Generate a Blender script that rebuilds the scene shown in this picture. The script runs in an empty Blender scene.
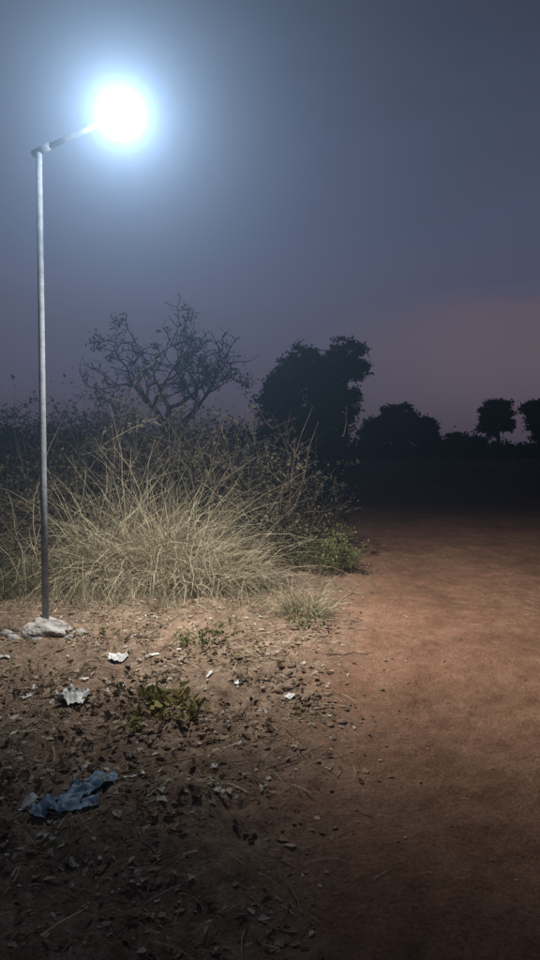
import bpy, math, random
import numpy as np
from mathutils import Vector
rng=np.random.default_rng(7); random.seed(7)
scene=bpy.context.scene
CAMZ=1.55

# ---------------------------------------------------------------- noise
_tab=np.random.default_rng(3).random((256,256))
def vn(x,y):
    xi=np.floor(x).astype(int); yi=np.floor(y).astype(int)
    fx=x-xi; fy=y-yi; fx=fx*fx*(3-2*fx); fy=fy*fy*(3-2*fy)
    a=_tab[xi%256,yi%256]; b=_tab[(xi+1)%256,yi%256]; c=_tab[xi%256,(yi+1)%256]; d=_tab[(xi+1)%256,(yi+1)%256]
    return (a*(1-fx)+b*fx)*(1-fy)+(c*(1-fx)+d*fx)*fy-0.5
def sstep(a,b,x):
    t=np.clip((x-a)/(b-a),0,1); return t*t*(3-2*t)
def edge(y): return 0.30+0.16*(y-3.6)
def H(x,y):
    x=np.asarray(x,float); y=np.asarray(y,float)
    near=1-sstep(14,40,np.hypot(x,y))
    e=x-edge(y)+0.5*vn(x*1.3+9,y*1.3)
    rough=1-sstep(-0.35,0.35,e)
    h=0.05*vn(x*0.5,y*0.5)*near
    h+=rough*near*(0.05*(vn(x*1.7+4,y*1.7)+.4)+0.05*vn(x*4+31,y*4)+0.042*vn(x*9+3,y*9)+0.032*vn(x*19,y*19+8))
    h+=(1-rough)*near*(0.016*vn(x*3,y*3)+0.013*vn(x*11,y*11+5)+0.012*vn(x*23,y*23+5)-0.024*np.exp(-((e-0.9)/0.25)**2)*1.0-0.024*np.exp(-((e-2.4)/0.28)**2))
    return h

# ---------------------------------------------------------------- mesh helpers
def mk(name,V,F,mats,idx=None,smooth=False,parent=None):
    me=bpy.data.meshes.new(name)
    V=np.asarray(V,float)
    me.from_pydata(V.tolist() ,[],F if isinstance(F,list) else np.asarray(F).tolist())
    ob=bpy.data.objects.new(name,me); scene.collection.objects.link(ob)
    if not isinstance(mats,(list,tuple)): mats=[mats]
    for m in mats: me.materials.append(m)
    if idx is not None: me.polygons.foreach_set('material_index',np.asarray(idx,dtype=np.int32))
    if smooth: me.polygons.foreach_set('use_smooth',np.ones(len(me.polygons),bool))
    me.update()
    if parent: ob.parent=parent
    return ob
class Geo:
    def __init__(s): s.V=[];s.F=[];s.I=[];s.n=0
    def add(s,V,F,i=0):
        V=np.asarray(V,float).reshape(-1,3)
        if isinstance(F,np.ndarray): F=F.tolist()
        s.V.append(V); n=s.n
        s.F.extend([[k+n for k in f] for f in F]); s.I.extend([i]*len(F)); s.n+=len(V)
    def make(s,name,mats,smooth=False,parent=None):
        return mk(name,np.concatenate(s.V),s.F,mats,s.I,smooth,parent)
def nrm(a): return a/np.maximum(np.linalg.norm(a,axis=-1,keepdims=True),1e-9)
def blades(root,dirv,length,width,droop,S=5,wig=0.0,tip=0.15):
    N=len(root); d=nrm(dirv.copy()); p=root.copy()
    side=nrm(np.cross(d,nrm(rng.normal(size=(N,3)))))
    P=[p.copy()]
    for k in range(S):
        p=p+d*(length/S)[:,None]; P.append(p.copy())
        d=d+np.stack([rng.normal(0,wig,N),rng.normal(0,wig,N),-droop],1); d=nrm(d)
    V=np.zeros((N,S+1,2,3))
    for k in range(S+1):
        w=width*(1-(1-tip)*(k/S))*0.5
        V[:,k,0]=P[k]-side*w[:,None]; V[:,k,1]=P[k]+side*w[:,None]
    base=(np.arange(N)*(S+1)*2)[:,None]+(np.arange(S)*2)[None]
    F=np.stack([base,base+1,base+3,base+2],-1).reshape(-1,4)
    return V.reshape(-1,3),F,np.stack(P,1)
def leaves(c,size,asp=0.45,up=None,curl=0.25,jag=.25):
    N=len(c); a=nrm(rng.normal(size=(N,3)))
    if up is not None:
        a[:,2]*=up; a=nrm(a)
        nr=nrm(np.stack([rng.normal(0,up,N),rng.normal(0,up,N),np.ones(N)],1))
        b=nrm(np.cross(nr,a))
    else: b=nrm(np.cross(a,nrm(rng.normal(size=(N,3)))))
    n=np.cross(a,b); s=size[:,None]
    if up is not None: n=n*np.sign(n[:,2:3]+1e-6)
    asp=asp*rng.uniform(.5,1.3,(N,1))
    cu=s*curl*rng.uniform(-.3,1.5,(N,1))
    j=lambda: rng.uniform(1-jag,1+jag,(N,1))
    V=np.stack([c-a*s*.5, c-a*s*.15*j()+b*s*asp*.5*j()+n*cu*j(), c+a*s*.2*j()+b*s*asp*.36*j()+n*cu*j(), c+a*s*.55*j()+n*cu*.5*j(), c+a*s*.2*j()-b*s*asp*.36*j()+n*cu*j(), c-a*s*.15*j()-b*s*asp*.5*j()+n*cu*j()],1)
    o=(np.arange(N)*6)[:,None]
    F=np.concatenate([o+np.array([[0,1,2,3]]),o+np.array([[0,3,4,5]])],0)
    return V.reshape(-1,3),F
def tube(P,R,n=6,cap=True):
    P=np.asarray(P,float);R=np.asarray(R,float); K=len(P)
    V=[]
    T=np.gradient(P,axis=0); T=nrm(T)
    ref=np.array([0.13,0.97,0.2]) if abs(T[0][1])<0.9 else np.array([1,0,0.1])
    for k in range(K):
        u=np.cross(T[k],ref);u/=np.linalg.norm(u)+1e-9;v=np.cross(T[k],u)
        for j in range(n):
            an=2*math.pi*j/n; V.append(P[k]+R[k]*(math.cos(an)*u+math.sin(an)*v))
    F=[]
    for k in range(K-1):
        for j in range(n):
            a=k*n+j;b=k*n+(j+1)%n; F.append([a,b,b+n,a+n])
    if cap: F.append(list(range(n))[::-1]); F.append([(K-1)*n+j for j in range(n)])
    return np.array(V),F

# ---------------------------------------------------------------- materials
def newmat(name,rough=0.9,spec=0.15):
    m=bpy.data.materials.new(name); m.use_nodes=True
    b=m.node_tree.nodes['Principled BSDF']; b.inputs['Roughness'].default_value=rough
    b.inputs['Specular IOR Level'].default_value=spec
    return m,m.node_tree,b
def ramp(nt,stops):
    r=nt.nodes.new('ShaderNodeValToRGB'); e=r.color_ramp.elements
    e[0].position=stops[0][0]; e[0].color=(*stops[0][1],1)
    e[1].position=stops[-1][0]; e[1].color=(*stops[-1][1],1)
    for p,c in stops[1:-1]:
        x=e.new(p); x.color=(*c,1)
    return r
def island(name,stops,rough=0.85,trans=0.0,spec=0.12):
    m,nt,b=newmat(name,rough,spec)
    g=nt.nodes.new('ShaderNodeNewGeometry'); r=ramp(nt,stops)
    nt.links.new(g.outputs['Random Per Island'],r.inputs[0])
    tc=nt.nodes.new('ShaderNodeTexCoord'); n=nt.nodes.new('ShaderNodeTexNoise'); n.inputs['Scale'].default_value=9
    nt.links.new(tc.outputs['Object'],n.inputs['Vector'])
    mx=nt.nodes.new('ShaderNodeMix'); mx.data_type='RGBA'; mx.blend_type='MULTIPLY'; mx.inputs[0].default_value=0.6
    r2=ramp(nt,[(0.3,(.55,.55,.55)),(0.7,(1.2,1.2,1.2))]); nt.links.new(n.outputs[0],r2.inputs[0])
    nt.links.new(r.outputs[0],mx.inputs[6]); nt.links.new(r2.outputs[0],mx.inputs[7])
    nt.links.new(mx.outputs[2],b.inputs['Base Color'])
    if trans>0:
        t=nt.nodes.new('ShaderNodeBsdfTranslucent'); ms=nt.nodes.new('ShaderNodeMixShader'); ms.inputs[0].default_value=trans
        nt.links.new(mx.outputs[2],t.inputs[0]); nt.links.new(b.outputs[0],ms.inputs[1]); nt.links.new(t.outputs[0],ms.inputs[2])
        nt.links.new(ms.outputs[0],nt.nodes['Material Output'].inputs[0])
    return m
def noisy(name,c1,c2,scale=8,rough=0.85,bump=0.3,bscale=40,spec=0.2,metal=0):
    m,nt,b=newmat(name,rough,spec); b.inputs['Metallic'].default_value=metal
    tc=nt.nodes.new('ShaderNodeTexCoord'); n=nt.nodes.new('ShaderNodeTexNoise'); n.inputs['Scale'].default_value=scale; n.inputs['Detail'].default_value=6
    nt.links.new(tc.outputs['Object'],n.inputs['Vector'])
    r=ramp(nt,[(0.32,c1),(0.68,c2)]); nt.links.new(n.outputs[0],r.inputs[0]); nt.links.new(r.outputs[0],b.inputs['Base Color'])
    n2=nt.nodes.new('ShaderNodeTexNoise'); n2.inputs['Scale'].default_value=bscale; n2.inputs['Detail'].default_value=5
    nt.links.new(tc.outputs['Object'],n2.inputs['Vector'])
    bp=nt.nodes.new('ShaderNodeBump'); bp.inputs['Strength'].default_value=bump; bp.inputs['Distance'].default_value=0.02
    nt.links.new(n2.outputs[0],bp.inputs['Height']); nt.links.new(bp.outputs[0],b.inputs['Normal'])
    return m

def soil(name):
    m,nt,b=newmat(name,0.95,0.08); L=nt.links.new; N=nt.nodes.new
    tc=N('ShaderNodeTexCoord'); sep=N('ShaderNodeSeparateXYZ'); L(tc.outputs['Object'],sep.inputs[0])
    def mth(op,a,bv=None,c=None):
        n=N('ShaderNodeMath'); n.operation=op
        for i,v in enumerate([a,bv,c]):
            if v is None: continue
            if isinstance(v,(int,float)): n.inputs[i].default_value=v
            else: L(v,n.inputs[i])
        return n.outputs[0]
    def noise(s,d=6,r=.6,vec=None):
        n=N('ShaderNodeTexNoise'); n.inputs['Scale'].default_value=s; n.inputs['Detail'].default_value=d; n.inputs['Roughness'].default_value=r
        L(vec or tc.outputs['Object'],n.inputs['Vector']); return n.outputs[0]
    e=mth('SUBTRACT',sep.outputs[0],mth('MULTIPLY_ADD',sep.outputs[1],0.16,-0.276))
    e=mth('ADD',e,mth('MULTIPLY_ADD',noise(1.3),1.6,-0.8))
    e=mth('ADD',e,mth('MULTIPLY_ADD',noise(9),0.9,-0.45))
    mr=N('ShaderNodeMapRange'); mr.interpolation_type='SMOOTHSTEP'; mr.inputs[1].default_value=-.5; mr.inputs[2].default_value=.4; L(e,mr.inputs[0])
    rl=ramp(nt,[(0.32,(.085,.055,.038)),(0.44,(.18,.122,.085)),(0.56,(.27,.195,.14)),(0.70,(.44,.35,.26))]); L(noise(8,11,.82),rl.inputs[0])
    rr=ramp(nt,[(0.28,(.145,.077,.047)),(0.5,(.235,.130,.082)),(0.74,(.36,.22,.15))]); L(noise(3.2,11,.82),rr.inputs[0])
    mx=N('ShaderNodeMix'); mx.data_type='RGBA'; L(mr.outputs[0],mx.inputs[0]); L(rl.outputs[0],mx.inputs[6]); L(rr.outputs[0],mx.inputs[7])
    sp=ramp(nt,[(0.3,(.5,.5,.5)),(0.5,(1,1,1)),(0.7,(1.5,1.42,1.3))]); L(noise(55,5,.75),sp.inputs[0])
    m2=N('ShaderNodeMix'); m2.data_type='RGBA'; m2.blend_type='MULTIPLY'; L(mth('MULTIPLY_ADD',mr.outputs[0],-.15,.95),m2.inputs[0]); L(mx.outputs[2],m2.inputs[6]); L(sp.outputs[0],m2.inputs[7])
    pt=ramp(nt,[(0.35,(.80,.79,.78)),(0.65,(1.14,1.13,1.12))]); L(noise(.9,4,.6),pt.inputs[0])
    m5=N('ShaderNodeMix'); m5.data_type='RGBA'; m5.blend_type='MULTIPLY'; m5.inputs[0].default_value=1; L(m2.outputs[2],m5.inputs[6]); L(pt.outputs[0],m5.inputs[7])
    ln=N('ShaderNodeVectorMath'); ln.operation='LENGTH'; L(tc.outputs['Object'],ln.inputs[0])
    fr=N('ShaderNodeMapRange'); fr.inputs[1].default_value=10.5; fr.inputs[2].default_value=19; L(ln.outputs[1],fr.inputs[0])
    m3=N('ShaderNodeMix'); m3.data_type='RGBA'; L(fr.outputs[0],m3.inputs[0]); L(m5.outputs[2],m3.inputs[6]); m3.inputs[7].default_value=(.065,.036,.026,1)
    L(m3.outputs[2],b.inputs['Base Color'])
    hb=mth('ADD',mth('MULTIPLY',noise(14,8,.7),1.0),mth('MULTIPLY',noise(60,6,.7),.6))
    bp=N('ShaderNodeBump'); bp.inputs['Distance'].default_value=.03
    L(mth('MULTIPLY_ADD',mr.outputs[0],-.1,1.0),bp.inputs['Strength']); L(hb,bp.inputs['Height']); L(bp.outputs[0],b.inputs['Normal'])
    return m
m_soil=soil('soil'); m_road=soil('packed_dirt')

# ---------------------------------------------------------------- ground + dirt road (shared lattice)
def axis(lo,hi,step,flo,fhi,grow=1.09):
    c=list(np.arange(lo,hi+1e-6,step))
    a=[];v=hi;s=step
    while v<fhi: s*=grow; v+=s; a.append(v)
    b=[];v=lo;s=step
    while v>flo: s*=grow; v-=s; b.append(v)
    return np.array(b[::-1]+c+a)
X=axis(-3.6,3.6,0.024,-1500,1500); Y=axis(1.2,9.0,0.024,-1500,1500)
gx,gy=np.meshgrid(X,Y); gz=H(gx,gy)
nx=len(X);ny=len(Y)
V=np.stack([gx,gy,gz],-1).reshape(-1,3)
ii=(np.arange(ny-1)[:,None]*nx+np.arange(nx-1)[None])
F=np.stack([ii,ii+1,ii+1+nx,ii+nx],-1).reshape(-1,4)
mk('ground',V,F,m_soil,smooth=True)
cx=(gx[:-1,:-1]+gx[1:,1:])/2; cy=(gy[:-1,:-1]+gy[1:,1:])/2
em=cx-edge(cy)
mask=((em>0.55)&(em<3.9)&(cy>-8)&(cy<60)).reshape(-1)
Fr=F[mask]; used,inv=np.unique(Fr,return_inverse=True)
Vr=V[used].copy(); Vr[:,2]+=0.004
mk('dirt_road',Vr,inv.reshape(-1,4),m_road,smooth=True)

# ---------------------------------------------------------------- street lamp
m_steel=noisy('galvanised_steel',(.20,.22,.24),(.32,.34,.36),scale=14,rough=.6,bump=.08,spec=.3,metal=.1)
m_dark=noisy('housing_paint',(.10,.11,.12),(.16,.17,.18),rough=.5,bump=.05)
m_lamp=bpy.data.materials.new('lamp_glow'); m_lamp.use_nodes=True
nt=m_lamp.node_tree; nt.nodes.clear(); em_=nt.nodes.new('ShaderNodeEmission'); o=nt.nodes.new('ShaderNodeOutputMaterial')
em_.inputs[0].default_value=(.88,.95,1,1); em_.inputs[1].default_value=110; nt.links.new(em_.outputs[0],o.inputs[0])
lamp=bpy.data.objects.new('street_lamp',None); scene.collection.objects.link(lamp)
PX,PY=-1.80,5.5; pz=float(H(PX,PY)); TOP=3.82
LX,LY,LZ=-1.10,5.25,3.99
g=Geo(); g.add(*tube([(PX,PY,pz-.2),(PX,PY,1.2),(PX+.005,PY,2.6),(PX+.008,PY,TOP)],[.027,.026,.024,.023],20)); g.make('pole',m_steel,True,lamp)
g=Geo()
g.add(*tube([(PX-.05,PY+.02,TOP-.01),(PX-.045,PY+.02,TOP-.008),(PX+.10,PY-.03,TOP+.03),(PX+.105,PY-.03,TOP+.032)],[.016,.027,.027,.020],12))
g.make('bracket',m_steel,True,lamp)
g=Geo(); g.add(*tube([(PX-.02,PY+.01,TOP-.0),(PX+.25,PY-.08,TOP+.065),(PX+.5,PY-.17,TOP+.125),(LX-.05,LY+.02,LZ+.02)],[.023,.021,.018,.016],14)); g.make('arm',m_steel,True,lamp)
def lathe(prof,c,n=28,sx=1,sy=1):
    V=[];Fs=[]
    for r,z in prof:
        for j in range(n):
            a=2*math.pi*j/n; V.append((c[0]+r*math.cos(a)*sx,c[1]+r*math.sin(a)*sy,c[2]+z))
    for k in range(len(prof)-1):
        for j in range(n):
            a=k*n+j;b=k*n+(j+1)%n;Fs.append([a,b,b+n,a+n])
    Fs.append(list(range(n))[::-1]); Fs.append([(len(prof)-1)*n+j for j in range(n)])
    return V,Fs
DR=.135
g=Geo(); g.add(*lathe([(.05,DR*.93),(.06,DR*.95),(.055,DR),(.03,DR+.006),(.002,DR+.008)],(LX,LY,LZ)))
g.add(*tube([(LX-DR*.97,LY+.045,LZ+.02),(LX-DR*.8,LY+.04,LZ+.08),(LX-.05,LY+.02,LZ+DR)],[.012,.012,.012],10)); g.make('housing',m_dark,True,lamp)
g=Geo(); prof=[(max(.002,DR*math.sin(t)),-DR*.95*math.cos(t)) for t in np.linspace(0,math.pi*.9,18)]
g.add(*lathe(prof,(LX,LY,LZ))); g.make('diffuser',m_lamp,True,lamp)
ld=bpy.data.lights.new('lamp_light','SPOT'); ld.energy=1600; ld.color=(1,.96,.91); ld.spot_size=math.radians(134); ld.spot_blend=1.0; ld.shadow_soft_size=.10
lo=bpy.data.objects.new('lamp_light',ld); scene.collection.objects.link(lo); lo.parent=lamp
lo.location=(LX,LY,LZ-.25)
lo.rotation_euler=(Vector((.9,7.3,0))-Vector(lo.location)).to_track_quat('-Z','Y').to_euler()
def lump(c,rx,ry,rz,n=24,k=14,amp=.25,seed=0,fr=3.):
    V=[];Fs=[]
    for i in range(k+1):
        ph=math.pi*i/k
        for j in range(n):
            a=2*math.pi*j/n; d=np.array([math.sin(ph)*math.cos(a),math.sin(ph)*math.sin(a),math.cos(ph)])
            q=d*fr+seed*7.3
            s=1+amp*2*(float(vn(q[0]+q[2]*1.3,q[1]-q[2]))+.5*float(vn(q[0]*2.3+5,q[1]*2.3+q[2]*2)))
            V.append((c[0]+d[0]*rx*s,c[1]+d[1]*ry*s,c[2]+d[2]*rz*s))
    for i in range(k):
        for j in range(n):
            a=i*n+j;b=i*n+(j+1)%n;Fs.append([a,a+n,b+n,b])
    return V,Fs
m_cem=noisy('cement',(.22,.20,.18),(.42,.40,.37),scale=16,bump=.8,bscale=45)
g=Geo(); g.add(*lump((PX,PY,pz+.0),.18,.15,.13,seed=1,n=44,k=26,amp=.16,fr=2.2)); 
for k in range(14):
    a=rng.uniform(0,6.28); r=rng.uniform(.17,.30); x=PX+r*math.cos(a);y=PY+r*math.sin(a)*.8
    s=rng.uniform(.015,.045); g.add(*lump((x,y,float(H(x,y))+s*.3),s*1.3,s,s*.8,n=9,k=6,seed=k+2))
ft=g.make('cement_footing',m_cem)

# ---------------------------------------------------------------- tall dry grass
m_straw=island('dry_straw',[(0,(.12,.10,.060)),(.3,(.25,.21,.130)),(.65,(.40,.345,.225)),(1,(.62,.56,.40))],.75,.22)
m_green=island('green_grass',[(0,(.06,.07,.03)),(.5,(.13,.135,.06)),(1,(.25,.235,.12))],.7,.25)
m_brown=island('dry_stem',[(0,(.05,.037,.025)),(.5,(.10,.075,.05)),(1,(.18,.14,.095))],.85,.1)
def clump(g,cx,cy,n,rx,ry,L,w,lean=.5,droop=.25,mi=0,S=6,wig=.08,bias=(0,0),sd=.2):
    a=rng.uniform(0,2*np.pi,n); r=np.sqrt(rng.uniform(0,1,n))
    x=cx+rx*r*np.cos(a); y=cy+ry*r*np.sin(a)
    root=np.stack([x,y,H(x,y)-.02],1)
    d=np.stack([np.cos(a)*lean*r+rng.normal(0,sd,n)+bias[0],np.sin(a)*lean*r+rng.normal(0,sd,n)+bias[1],np.ones(n)],1)
    V,F,P=blades(root,d,rng.uniform(.4,1.1,n)*L,rng.uniform(.5,1.3,n)*w,rng.uniform(.2,1.8,n)*droop,S,wig)
    g.add(V,F,mi); return P
g=Geo()
for k in range(90):
    cx_=-1.2+rng.normal(0,.6); 
    if cx_>-.15: cx_=rng.uniform(-1.6,-.2)
    cy_=7.4+rng.uniform(-.35,.8)
    top=1.72-.66*max(0,(cx_+.9))-.1*max(0,-1.9-cx_)
    clump(g,cx_,cy_,int(rng.integers(40,105)),.15,.12,top*rng.uniform(.6,1.12),.0085,.4,rng.uniform(.15,.65),0,7,.20,(rng.normal(.1,.5),rng.normal(-.15,.25)),.30)
for k in range(18): clump(g,rng.uniform(-2.0,-.2),rng.uniform(7.0,7.5),40,.2,.15,rng.uniform(.5,.9),.008,.9,.45,1,6,.12)
for k in range(56):
    a=rng.uniform(-1,1); clump(g,-1.15+rng.uniform(-1.,.75),7.0+rng.uniform(0,.9),26,.08,.08,1.2,.0075,.3,.7,0,8,.16,(a*1.5,-.3))
g.make('dry_tall_grass',[m_straw,m_green])
g=Geo()
for k in range(26):
    clump(g,rng.uniform(-4.3,-2.1),rng.uniform(6.7,8.2),80,.25,.2,rng.uniform(.5,1.3),.008,.7,.4,int(rng.random()<.4),6,.16)
g.make('dry_tall_grass',[m_straw,m_green])
g=Geo()
for k in range(80):
    x=rng.uniform(-3.8,.35); y=6.4+rng.uniform(0,.6)+(.3 if x<-2 else 0)
    clump(g,x,y,int(rng.integers(8,26)),.12,.10,rng.uniform(.12,.45),.0055,.9,.4,int(rng.random()<.35),4,.12)
for k in range(210):
    y=rng.uniform(2.4,7.5); x=edge(y)-rng.uniform(.0,2.8)
    clump(g,x,y,int(rng.integers(4,16)),.06,.06,rng.uniform(.05,.2),.0035,1.1,.4,int(rng.random()<.3),4,.15)
g.make('sparse_grass',[m_straw,m_green])
g=Geo(); clump(g,.30,6.15,380,.20,.16,.50,.0048,.8,.35,0,5,.18); clump(g,.26,6.1,160,.2,.14,.40,.0045,.9,.3,1,5,.18); clump(g,.02,6.4,90,.25,.14,.25,.0045,.9,.3,0,5,.12)
g.make('grass_tuft',[m_straw,m_green])

# ---------------------------------------------------------------- shrubs and weeds
m_leafd=island('dull_leaf',[(0,(.024,.023,.016)),(.6,(.042,.037,.026)),(1,(.068,.056,.040))],.85,.15)
m_leafg=island('green_leaf',[(0,(.07,.09,.035)),(.5,(.14,.16,.06)),(1,(.27,.26,.11))],.7,.25)
m_leafs=island('shrub_leaf',[(0,(.045,.047,.028)),(.5,(.085,.08,.046)),(1,(.15,.13,.08))],.8,.2)
def shrub(g,cx,cy,n,rx,ry,L,w,nl,ls,lean=.4,leafi=1,stemi=0,droop=.06,spread=.05,S=6):
    P=clump(g,cx,cy,n,rx,ry,L,w,lean,droop,stemi,S,.13)
    M=n*4; k=rng.integers(0,n,M); t=rng.integers(2,S,M)
    root=P[k,t]; d=np.stack([rng.normal(0,1,M),rng.normal(0,1,M),rng.uniform(.2,1.2,M)],1)
    V,F,P2=blades(root,d,rng.uniform(.12,.32,M)*L,np.full(M,w*.6),np.full(M,.05),4,.15,.4); g.add(V,F,stemi)
    if nl:
        K=n*nl; a=rng.integers(0,M,K); b=rng.integers(0,5,K)
        c=P2[a,b]+rng.normal(0,spread,(K,3)); keep=c[:,2]>.05
        c=c[keep]; V,F=leaves(c,rng.uniform(.6,1.3,len(c))*ls,.5); g.add(V,F,leafi)
g=Geo()
for k in range(110):
    x=rng.uniform(-8.5,.2); y=8.8+rng.uniform(0,3.2)
    if x>-.6: y=8.7+rng.uniform(0,1.2)
    Lx=2.25+.2*math.sin(x*2.1)+.17*rng.normal(); 
    if x>-.5: Lx*=.80
    shrub(g,x,y,18,.42,.35,Lx,.016,46,.055,spread=.022)
g.make('shrub_thicket',[m_brown,m_leafd])
g=Geo()
for (x,y,L) in [(-.1,8.2,1.45),(.1,8.5,1.3),(-.3,8.7,1.7),(.2,9.0,1.2)]:
    shrub(g,x,y,20,.28,.25,L,.008,30,.04,.5,spread=.03)
g.make('shrub',[m_brown,m_leafs])
g=Geo(); shrub(g,.62,8.35,70,.24,.2,.70,.005,44,.03,.9,1,0,.05,.03); g.make('roadside_shrub',[m_brown,m_leafg])
g=Geo()
for (x,y,L,n) in [(-4.2,7.6,2.2,26),(-3.5,7.9,2.3,28),(-3.1,7.4,2.0,24),(-2.6,8.1,2.2,24),(-2.5,7.5,1.7,16),(-3.9,6.9,1.7,16),(-3.2,7.0,1.5,14),(-2.9,8.3,2.3,24)]:
    shrub(g,x,y,n,.4,.35,L,.011,38,.045,.5,spread=.03)
g.make('shrub',[m_brown,m_leafs])
def weed(name,spots,mats):
    g=Geo()
    for (x,y,n,r,L,nl,ls) in spots: shrub(g,x,y,n,r,r*.8,L,.0032,nl,ls,1.0,1,0,.08,.02,4)
    return g.make(name,mats)
m_yel=island('yellowing_leaf',[(0,(.13,.12,.04)),(.5,(.27,.24,.085)),(1,(.44,.36,.16))],.65,.25)
weed('broadleaf_weed',[(-.60,3.98,12,.12,.16,10,.065),(-.48,3.85,8,.12,.11,9,.06),(-.72,3.7,7,.12,.12,8,.055)],[m_brown,m_yel])
weed('broadleaf_weed',[(-.86,3.88,10,.12,.20,5,.04),(-.75,4.2,8,.12,.2,5,.035)],[m_brown,m_leafs])
weed('leafy_weed',[(-.5,5.2,14,.12,.26,14,.035),(-.3,5.35,9,.1,.2,10,.03),(-.15,4.9,7,.1,.12,8,.03)],[m_brown,m_leafg])
weed('dry_weed',[(-1.3,4.95,12,.14,.42,3,.025),(-1.05,5.3,8,.1,.3,3,.025),(-1.5,4.5,8,.12,.25,3,.025),(-2.0,5.9,9,.12,.4,3,.03),(-1.35,4.1,9,.12,.2,5,.03),(-1.6,3.9,8,.12,.2,5,.03)],[m_brown,m_leafs])
weed('leafy_weed',[(.33,5.75,12,.14,.16,10,.032)],[m_brown,m_leafg])
weed('dry_weed',[(-.1,4.3,10,.12,.12,6,.025),(.22,4.0,10,.12,.10,8,.03),(-.9,3.3,9,.12,.12,7,.03),(-1.15,3.1,9,.14,.12,7,.03)],[m_brown,m_leafs])
g=Geo()
for k in range(70):
    y=rng.uniform(2.3,6.6); x=edge(y)-rng.uniform(.1,2.6)
    shrub(g,x,y,5,.06,.05,rng.uniform(.05,.13),.0026,6,.02,1.0,1,0,.08,.012,4)
g.make('creeping_weeds',[m_brown,m_leafg])

# ---------------------------------------------------------------- litter on the ground
m_litter=island('dead_leaf',[(0,(.12,.08,.055)),(.35,(.24,.175,.115)),(.7,(.40,.31,.215)),(.9,(.57,.49,.38)),(1,(.72,.67,.58))],.85,.4)
def scatter(n,ylo=2.0,yhi=7.4,w=3.2,fall=1.0):
    y=ylo+(yhi-ylo)*rng.random(n)**1.1; x=edge(y)-w*rng.random(n)**fall+.15*rng.normal(size=n)
    k=(vn(x*1.8+40,y*1.8)+.9*vn(x*5,y*5+30)+.35)>rng.random(n)*.8
    return x[k],y[k]
g=Geo()
x,y=scatter(34000); s=.005+.045*rng.random(len(x))**3.6; c=np.stack([x,y,H(x,y)+s*.05+.002],1); V,F=leaves(c,s,.6,.16,.14,.45); g.add(V,F)
n=900; y=rng.uniform(2.2,11,n); x=edge(y)+rng.random(n)**1.6*3.2; s=.004+.020*rng.random(n)**3; c=np.stack([x,y,H(x,y)+.006],1); V,F=leaves(c,s,.6,.2,.2,.4); g.add(V,F)
for (a0,b0,n,q) in [(-.75,3.8,360,.26),(-1.3,4.4,200,.2),(-1.0,3.1,200,.2),(-.3,3.6,90,.2),(-.2,5.1,130,.2),(-1.4,5.4,130,.2),(-.7,4.7,130,.2),(-1.0,2.6,110,.2),(.1,4.4,110,.15),(-1.7,4.4,140,.25),(-.35,2.9,80,.18)]:
    x=a0+rng.normal(0,q,n); y=b0+rng.normal(0,q,n); s=rng.uniform(.012,.06,n); c=np.stack([x,y,H(x,y)+s*.18],1); V,F=leaves(c,s,.65,.35,.32,.5); g.add(V,F)
g.make('dead_leaf_litter',m_litter)
g=Geo()
x,y=scatter(5600); n=len(x); a=rng.uniform(0,6.28,n); z=H(x,y)
V,F,_=blades(np.stack([x,y,z+.008],1),np.stack([np.cos(a),np.sin(a),rng.uniform(0,.2,n)],1),.03+.22*rng.random(n)**2,rng.uniform(.002,.006,n),rng.uniform(0,.12,n),4,.14,.5); g.add(V,F)
n=70; y=rng.uniform(2.4,8,n); x=edge(y)+rng.random(n)**1.5*2.6; a=rng.uniform(0,6.28,n)
V,F,_=blades(np.stack([x,y,H(x,y)+.008],1),np.stack([np.cos(a),np.sin(a),np.full(n,.03)],1),.03+.12*rng.random(n)**2,rng.uniform(.002,.004,n),np.full(n,.01),4,.1,.5); g.add(V,F)
g.make('straw_litter',m_straw)
g=Geo()
for k in range(60):
    y0=rng.uniform(2.3,6.8); x0=edge(y0)-rng.uniform(.1,2.4); a=rng.uniform(0,6.28); L=rng.uniform(.10,.40); pts=[]; q=rng.uniform(.4,1)
    for t in range(6):
        xx=x0+math.cos(a)*L*t/5+rng.normal(0,.010); yy=y0+math.sin(a)*L*t/5+rng.normal(0,.010); pts.append((xx,yy,float(H(xx,yy))+.008+rng.uniform(0,.012)))
    g.add(*tube(pts,[.005*q,.0045*q,.004*q,.0035*q,.003*q,.002*q],5))
g.make('fallen_twigs',m_brown)
m_clod=noisy('soil_clod',(.12,.08,.055),(.26,.18,.13),scale=30,bump=.6,bscale=80)
g=Geo(); x,y=scatter(240,fall=.9); 
n=170; y2=rng.uniform(2.3,9.5,n); x2=edge(y2)+rng.random(n)**1.3*3.0
for a,b in zip(np.concatenate([x,x2]),np.concatenate([y,y2])):
    s=.004+.011*rng.random()**2; g.add(*lump((a,b,float(H(a,b))+s*.15),s*1.3,s,s*.75,n=8,k=5,seed=rng.uniform(0,20)))
for (a0,b0,n) in [(.25,4.0,22),(.36,5.75,20),(-.45,3.45,8),(.15,4.6,8)]:
    for k in range(n):
        a=a0+rng.normal(0,.09);b=b0+rng.normal(0,.14);s=rng.uniform(.008,.030); g.add(*lump((a,b,float(H(a,b))+s*.15),s*1.3,s,s*.8,n=10,k=6,seed=rng.uniform(0,20)))
g.make('soil_clods',m_clod,True)
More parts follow.
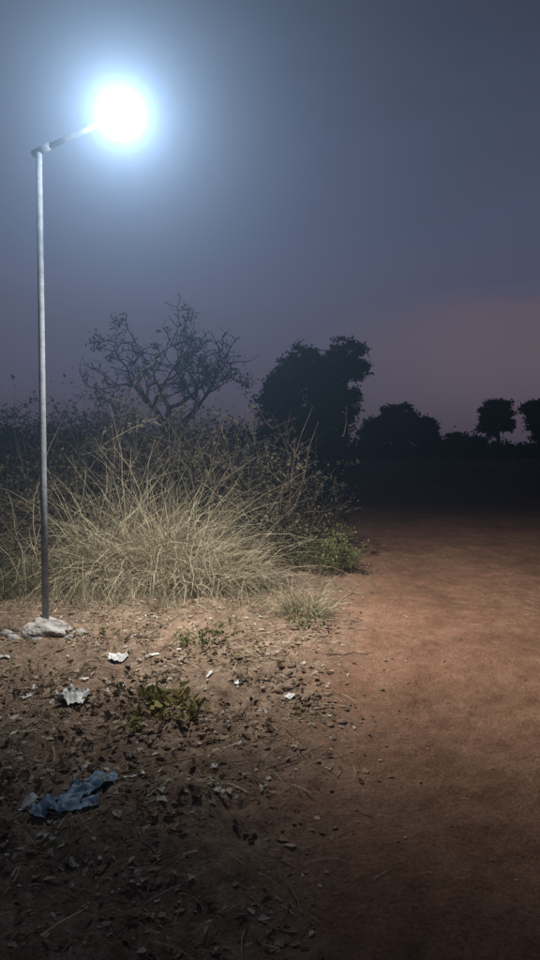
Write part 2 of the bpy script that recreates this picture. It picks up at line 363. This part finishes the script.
def sheet(name,cx,cy,w,l,rot,mat,amp=.03,nx_=26,ny_=18,seed=0,freq=9,ragged=.25,lift=.012):
    V=[];Fs=[]
    for j in range(ny_+1):
        for i in range(nx_+1):
            u=i/nx_-.5;v=j/ny_-.5
            edge_r=1+ragged*2*float(vn(np.array(u*5+seed),np.array(v*5+seed*3)))
            uu=u*w*edge_r; vv=v*l*(1+ragged*2*float(vn(np.array(u*4+seed+50),np.array(v*3+seed))))
            xx=cx+uu*math.cos(rot)-vv*math.sin(rot); yy=cy+uu*math.sin(rot)+vv*math.cos(rot)
            f=float(vn(np.array(uu*freq*2+seed*3),np.array(vv*freq+seed)))+.5*float(vn(np.array(uu*freq*4+seed),np.array(vv*freq*4+9)))
            zz=float(H(xx,yy))+lift+amp*(abs(f)*1.7)
            V.append((xx,yy,zz))
    for j in range(ny_):
        for i in range(nx_):
            a=j*(nx_+1)+i; Fs.append([a,a+1,a+nx_+2,a+nx_+1])
    return mk(name,V,Fs,mat,smooth=True)
m_blue=noisy('blue_plastic',(.08,.14,.21),(.20,.30,.39),scale=10,rough=.45,bump=.3,spec=.4)
m_white=noisy('white_plastic',(.42,.42,.40),(.64,.64,.62),scale=12,rough=.5,bump=.3,spec=.4)
m_dusty=noisy('dusty_plastic',(.26,.24,.21),(.50,.48,.44),scale=18,rough=.6,bump=.3,spec=.3)
sheet('blue_plastic_sheet',-.80,3.0,.14,.30,-.55,m_blue,.045,40,40,seed=2,freq=9,ragged=.5)
sheet('blue_plastic_sheet',-.87,2.83,.22,.10,.35,m_blue,.03,30,20,seed=5,freq=9,ragged=.5)
sheet('plastic_bag',-1.17,4.03,.20,.15,.3,m_white,.06,40,30,seed=8,freq=11,ragged=.4)
sheet('white_paper_scrap',-.61,3.08,.10,.07,.5,m_white,.006,8,6,3,9,.08,.03)
sheet('white_paper_scrap',-1.02,2.86,.07,.05,.9,m_white,.03,8,6,4)
sheet('plastic_bag',-1.09,4.9,.16,.09,.1,m_white,.03,20,14,6,14,.4)
for i,(a,b,s) in enumerate([(-.2,4.3,.05),(-.4,4.55,.05),(.12,4.15,.06),(-.85,5.0,.07),(-1.35,3.6,.06),(-.62,4.9,.06),(-1.9,4.9,.07),(-.95,4.35,.05),(-1.2,4.4,.06),(-1.5,4.2,.06)]):
    sheet('paper_scrap',a,b,s,s*.7,i*1.1,m_white,.015,6,5,i+10)
# one object of tiny dusty wrapper bits strewn round the pole and down to the lower left
base_n=len(bpy.data.objects); g=Geo()
for k in range(46):
    b=rng.uniform(2.4,6.2); a=edge(b)-.35-rng.random()*2.2; s=rng.uniform(.015,.05); th=rng.uniform(0,6.28)
    n1=5; Vv=[];Fs=[]
    for j in range(n1+1):
        for i in range(n1+1):
            u=(i/n1-.5)*s*(1+.5*rng.normal()*.3); v=(j/n1-.5)*s*.7*(1+.5*rng.normal()*.3)
            xx=a+u*math.cos(th)-v*math.sin(th); yy=b+u*math.sin(th)+v*math.cos(th)
            Vv.append((xx,yy,float(H(xx,yy))+.010+abs(rng.normal(0,.006))))
    for j in range(n1):
        for i in range(n1):
            q=j*(n1+1)+i; Fs.append([q,q+1,q+n1+2,q+n1+1])
    g.add(Vv,Fs)
g.make('plastic_litter',m_dusty,True)

# ---------------------------------------------------------------- trees
m_bark=noisy('bark',(.018,.016,.014),(.034,.029,.024),scale=6,bump=.6)
m_crown=island('tree_leaf',[(0,(.018,.021,.014)),(.6,(.03,.035,.022)),(1,(.05,.055,.034))],.85,.05)
TXC=-4.2
def bare_tree(x,y,h,spread,seed):
    r=random.Random(seed); segs=[]; tips=[]
    def grow(p,d,L,rad,dep):
        pts=[p];rs=[rad];n=5
        for k in range(n):
            up=.05 if dep<3 else .02
            d=d+np.array([r.gauss(0,.20),r.gauss(0,.20),r.gauss(up,.14)]); d/=np.linalg.norm(d)
            p=p+d*L/n; pts.append(p); rs.append(rad*(1-.34*(k+1)/n))
        segs.append((pts,rs,dep))
        if dep>=7 or rad<.006: tips.append(p); return
        kids=3 if (dep in(0,1,3) and r.random()<.6) else 2
        base=r.uniform(0,6.28)
        for k in range(kids):
            a=base+k*2*math.pi/kids+r.gauss(0,.5); out=np.array([math.cos(a)*spread,math.sin(a)*.8,r.gauss(0,.25)])
            ang=r.uniform(.4,1.05)
            nd=d*math.cos(ang)+out*math.sin(ang); nd/=np.linalg.norm(nd)
            if nd[2]<-.25: nd[2]=-.1
            grow(p,nd,L*r.uniform(.62,.92),rs[-1]*r.uniform(.66,.88),dep+1)
            if r.random()<.35 and dep>1: grow(pts[2],nd*np.array([-1,1,.6])+np.array([0,0,.2]),L*.45,rs[2]*.45,max(dep+2,5))
    grow(np.array([x,y,-.2]),np.array([.05,0,1.]),h*.29,.28,0)
    return segs,np.array(tips)
best=None
for sd in range(1,60):
    segs,t=bare_tree(TXC,30,7.6,1.25,sd)
    l=TXC-t[:,0].min(); rr=t[:,0].max()-TXC; zt=t[:,2].max()
    low=np.mean(t[:,2]<.52*zt)
    hx=np.histogram(t[:,0],bins=8,range=(TXC-l,TXC+rr))[0]/len(t)
    sc=abs(math.log(l/3.4*7.8/zt))+abs(math.log(max(.2,rr)/3.4*7.8/zt))+1.2*float(np.std(hx))*8*.3+abs(low-.12)*1.5-.3*min(len(t),600)/600
    if best is None or sc<best[0]: best=(sc,sd)
segs,tips=bare_tree(TXC,30,7.6,1.25,best[1])
l=3.4/(TXC-tips[:,0].min()); rr=3.35/(tips[:,0].max()-TXC); zs=7.75/tips[:,2].max()
def warp(p):
    p=np.array(p,float); dx=p[...,0]-TXC
    p[...,0]=TXC+np.where(dx<0,dx*l,dx*rr); p[...,2]*=zs; return p
tips=warp(tips)
g=Geo()
for pts,rs,dep in segs: g.add(*tube(warp(pts),[max(q*1.2,.020) for q in rs],8 if dep<2 else 5,False))
n=len(tips); M=int(n*1.5); root=tips[rng.integers(0,n,M)]+rng.normal(0,.08,(M,3))
V,F,_=blades(root,nrm(rng.normal(size=(M,3)))+np.array([0,0,.3]),rng.uniform(.2,.5,M),np.full(M,.028),np.full(M,.03),3,.2,.5); g.add(V,F,0)
hi=tips[(tips[:,2]>4)]
sel=hi[rng.random(len(hi))<min(.5,24/len(hi))]
for c0 in sel:
    k=int(rng.integers(15,45)); c=c0+rng.normal(0,.15,(k,3)); V,F=leaves(c,rng.uniform(.08,.18,k),.5); g.add(V,F,1)
for c0 in [(-1.15,30,4.6),(-1.35,30,4.9),(-7.4,30,5.9),(-6.9,30,6.9),(-3.1,30,7.4)]:
    q=tips[np.argmin(np.abs(tips[:,0]-c0[0])+np.abs(tips[:,2]-c0[2]))]
    c=q+rng.normal(0,.2,(80,3)); V,F=leaves(c,rng.uniform(.08,.2,80),.5); g.add(V,F,1)
g.make('bare_tree',[m_bark,m_crown],True)

def crown_tree(name,x,y,lobes,trunks,leaf=.2,dens=1.0,sub=14):
    g=Geo()
    for pts,rs in trunks: g.add(*tube([(x+a,y+b,c) for a,b,c in pts],rs,8))
    for (a,b,c,rx,ry,rz) in lobes:
        vol=rx*ry*rz; ns=int(sub*max(1,vol**.66)*2.0)
        q=nrm(rng.normal(size=(ns,3)))*(rng.uniform(.1,1.08,ns)**.45)[:,None]*np.array([rx,ry,rz])*.96+np.array([x+a,y+b,c])
        per=int(58*dens)
        sz=rng.uniform(.16,.45,ns)
        cc=(q[:,None]+rng.normal(size=(ns,per,3))*sz[:,None,None]*np.array([1,1,.75])*.62).reshape(-1,3)
        cc=cc[cc[:,2]>.1]
        V,F=leaves(cc,rng.uniform(.6,1.3,len(cc))*leaf,.6); g.add(V,F,1)
        for k in range(6):
            e=q[rng.integers(0,ns)]; s=np.array([x+a,y+b,max(.8,c-rz*.9)]); g.add(*tube([s,(s+e)/2+rng.normal(0,.15,3),e],[.09,.06,.02],5,False))
    return g.make(name,[m_bark,m_crown])
crown_tree('broadleaf_tree',2.25,45,[(0,0,4.7,2.7,2.4,2.6),(-.3,0,6.5,1.7,1.5,1.5),(-1.9,0,3.9,1.4,1.5,2.1),(1.9,0,3.6,1.5,1.6,2.2),(.9,.3,6.0,1.7,1.5,1.6),(0,0,2.0,3.0,2,1.6)],
    [([(0,0,-.3),(.1,0,1.6),(0,0,4)],[.4,.32,.18])])
crown_tree('broadleaf_tree',4.9,46,[(.15,0,7.5,1.25,1.2,1.3),(-.45,0,6.4,1.0,1,1.1),(-.1,0,4.2,1.1,1,1.5),(.8,0,6.6,.8,.7,.8)],
    [([(-.2,0,-.3),(0,0,3),(.1,0,6.5)],[.3,.24,.12])])
crown_tree('broadleaf_tree',12.8,70,[(0,0,3.9,2.1,2,1.9),(-2.2,0,2.9,1.4,1.5,1.4),(.8,0,3,1.8,1.5,1.6)],[([(0,0,-.3),(0,0,3)],[.3,.2])],.28)
crown_tree('broadleaf_tree',16.0,71,[(0,0,3.5,1.2,1.2,1.2),(.1,0,2.2,1.2,1.2,1.2)],[([(0,0,-.3),(0,0,3)],[.25,.15])],.28)
crown_tree('broadleaf_tree',22.8,70,[(0,0,4.8,1.7,1.6,1.4),(-.7,0,3.2,1.0,1,.8),(.7,0,3.5,1.1,1,.7)],[([(.4,0,-.3),(.2,0,2.2),(0,0,4)],[.26,.2,.12])],.28)
crown_tree('broadleaf_tree',27.2,70,[(0,0,4.8,1.9,1.6,1.6),(.6,0,3.0,2.0,1.5,1.4)],[([(0,0,-.3),(0,0,3.4)],[.26,.16])],.28)
crown_tree('broadleaf_tree',19.3,72,[(0,0,1.9,1.6,1.2,1.1),(1.8,0,1.6,1.3,1.2,.9)],[([(0,0,-.3),(0,0,1.4)],[.2,.14])],.28)
g=Geo(); n=240
xs=np.linspace(-75,85,n)+rng.normal(0,.4,n)
for x in xs:
    hh=1.3+1.6*(.5+float(vn(np.array(x*.16),np.array(3.))))+rng.uniform(-.3,.4)
    if x<3: hh+=1.6+1.2*float(vn(np.array(x*.3),np.array(8.)))
    y=84+rng.uniform(-4,4); c=np.array([x,y,hh*.5])+rng.normal(size=(170,3))*np.array([.8,.7,hh*.25]); c=c[c[:,2]>0]
    V,F=leaves(c,rng.uniform(.25,.55,len(c)),.6); g.add(V,F)
g.make('distant_tree_line',m_crown)
g=Geo()
for k in range(110):
    y=rng.uniform(17,45); x=edge(y)+rng.uniform(2.0,24) if rng.random()<.7 else edge(y)-rng.uniform(1.2,5)
    hh=rng.uniform(.3,.8); c=np.array([x,y,hh*.4])+rng.normal(size=(90,3))*np.array([.5,.4,hh*.3]); c=c[c[:,2]>0]
    V,F=leaves(c,rng.uniform(.06,.16,len(c)),.5); g.add(V,F)
g.make('low_scrub',m_crown)

# ---------------------------------------------------------------- emissive volume that paints the lamp's glow into the air, no scattering
hm=bpy.data.materials.new('glow_volume'); hm.use_nodes=True; nt=hm.node_tree; nt.nodes.clear(); N=nt.nodes.new; L=nt.links.new
def mth(op,a,b=None,c=None,cl=False):
    n=N('ShaderNodeMath'); n.operation=op; n.use_clamp=cl
    for i,v in enumerate([a,b,c]):
        if v is None: continue
        if isinstance(v,(int,float)): n.inputs[i].default_value=v
        else: L(v,n.inputs[i])
    return n.outputs[0]
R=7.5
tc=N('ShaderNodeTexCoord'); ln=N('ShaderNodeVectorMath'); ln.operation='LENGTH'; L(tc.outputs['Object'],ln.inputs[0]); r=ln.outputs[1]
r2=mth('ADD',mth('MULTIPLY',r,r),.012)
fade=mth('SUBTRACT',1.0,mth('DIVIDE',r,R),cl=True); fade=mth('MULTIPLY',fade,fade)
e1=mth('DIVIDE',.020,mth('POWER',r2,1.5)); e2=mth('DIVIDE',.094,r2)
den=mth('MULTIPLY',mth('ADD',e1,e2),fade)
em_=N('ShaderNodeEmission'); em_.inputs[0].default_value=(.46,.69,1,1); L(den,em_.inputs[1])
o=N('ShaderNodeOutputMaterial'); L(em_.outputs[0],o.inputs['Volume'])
import bmesh
bm=bmesh.new(); bmesh.ops.create_icosphere(bm,subdivisions=4,radius=R); me=bpy.data.meshes.new('glow_volume'); bm.to_mesh(me); bm.free(); me.materials.append(hm)
hz=bpy.data.objects.new('glow_volume',me); hz.location=(LX,LY,LZ); scene.collection.objects.link(hz)

# ---------------------------------------------------------------- dusk sky
w=bpy.data.worlds.new("World"); scene.world=w; w.use_nodes=True; nt=w.node_tree; nt.nodes.clear(); N=nt.nodes.new; L=nt.links.new
out=N('ShaderNodeOutputWorld'); tc=N('ShaderNodeTexCoord'); sep=N('ShaderNodeSeparateXYZ'); L(tc.outputs['Generated'],sep.inputs[0])
mp=N('ShaderNodeMapping'); mp.inputs['Scale'].default_value=(1.2,1.2,6); mp.inputs['Rotation'].default_value=(0,math.radians(-6),0); L(tc.outputs['Generated'],mp.inputs[0])
cn=N('ShaderNodeTexNoise'); cn.inputs['Scale'].default_value=1.6; cn.inputs['Detail'].default_value=6; cn.inputs['Roughness'].default_value=.6; L(mp.outputs[0],cn.inputs['Vector'])
el=mth('ADD',sep.outputs[2],mth('MULTIPLY_ADD',cn.outputs[0],.20,-.10))
base=ramp(nt,[(0.0,(.046,.041,.062)),(.10,(.058,.052,.085)),(.2,(.062,.063,.107)),(.3,(.055,.062,.108)),(.42,(.043,.051,.088)),(.6,(.025,.030,.050)),(1,(.014,.017,.028))]); L(el,base.inputs[0])
eds=mth('SUBTRACT',mth('MULTIPLY_ADD',sep.outputs[0],.11,.165),el)
mr=N('ShaderNodeMapRange'); mr.interpolation_type='SMOOTHSTEP'; mr.inputs[1].default_value=-.02; mr.inputs[2].default_value=.04; L(eds,mr.inputs[0])
mr2=N('ShaderNodeMapRange'); mr2.interpolation_type='SMOOTHSTEP'; mr2.inputs[1].default_value=.0; mr2.inputs[2].default_value=.30; L(sep.outputs[0],mr2.inputs[0])
mr3=N('ShaderNodeMapRange'); mr3.interpolation_type='SMOOTHSTEP'; mr3.inputs[1].default_value=.0; mr3.inputs[2].default_value=.14; mr3.inputs[3].default_value=.1; L(sep.outputs[2],mr3.inputs[0])
pk=mth('MULTIPLY',mth('MULTIPLY',mr.outputs[0],mr2.outputs[0]),mr3.outputs[0])
mx=N('ShaderNodeMix'); mx.data_type='RGBA'; L(pk,mx.inputs[0]); L(base.outputs[0],mx.inputs[6]); mx.inputs[7].default_value=(.096,.072,.098,1)
bg=N('ShaderNodeBackground'); L(mx.outputs[2],bg.inputs[0]); bg.inputs[1].default_value=1.0
sky=N('ShaderNodeTexSky'); sky.sky_type='NISHITA'; sky.sun_disc=False; sky.sun_elevation=math.radians(-4); sky.sun_rotation=math.radians(40)
bg2=N('ShaderNodeBackground'); L(sky.outputs[0],bg2.inputs[0]); bg2.inputs[1].default_value=.05
ad=N('ShaderNodeAddShader'); L(bg.outputs[0],ad.inputs[0]); L(bg2.outputs[0],ad.inputs[1]); L(ad.outputs[0],out.inputs[0])

# ---------------------------------------------------------------- camera
cd=bpy.data.cameras.new('camera'); cam=bpy.data.objects.new('camera',cd); scene.collection.objects.link(cam); scene.camera=cam
cd.sensor_fit='VERTICAL'; cd.sensor_height=36; cd.lens=26; cd.clip_end=4000; cd.clip_start=.05
cam.location=(0,0,CAMZ); cam.rotation_euler=(math.radians(90-2.9),0,0)
scene.view_settings.view_transform='Standard'; scene.view_settings.look='None'; scene.view_settings.exposure=0
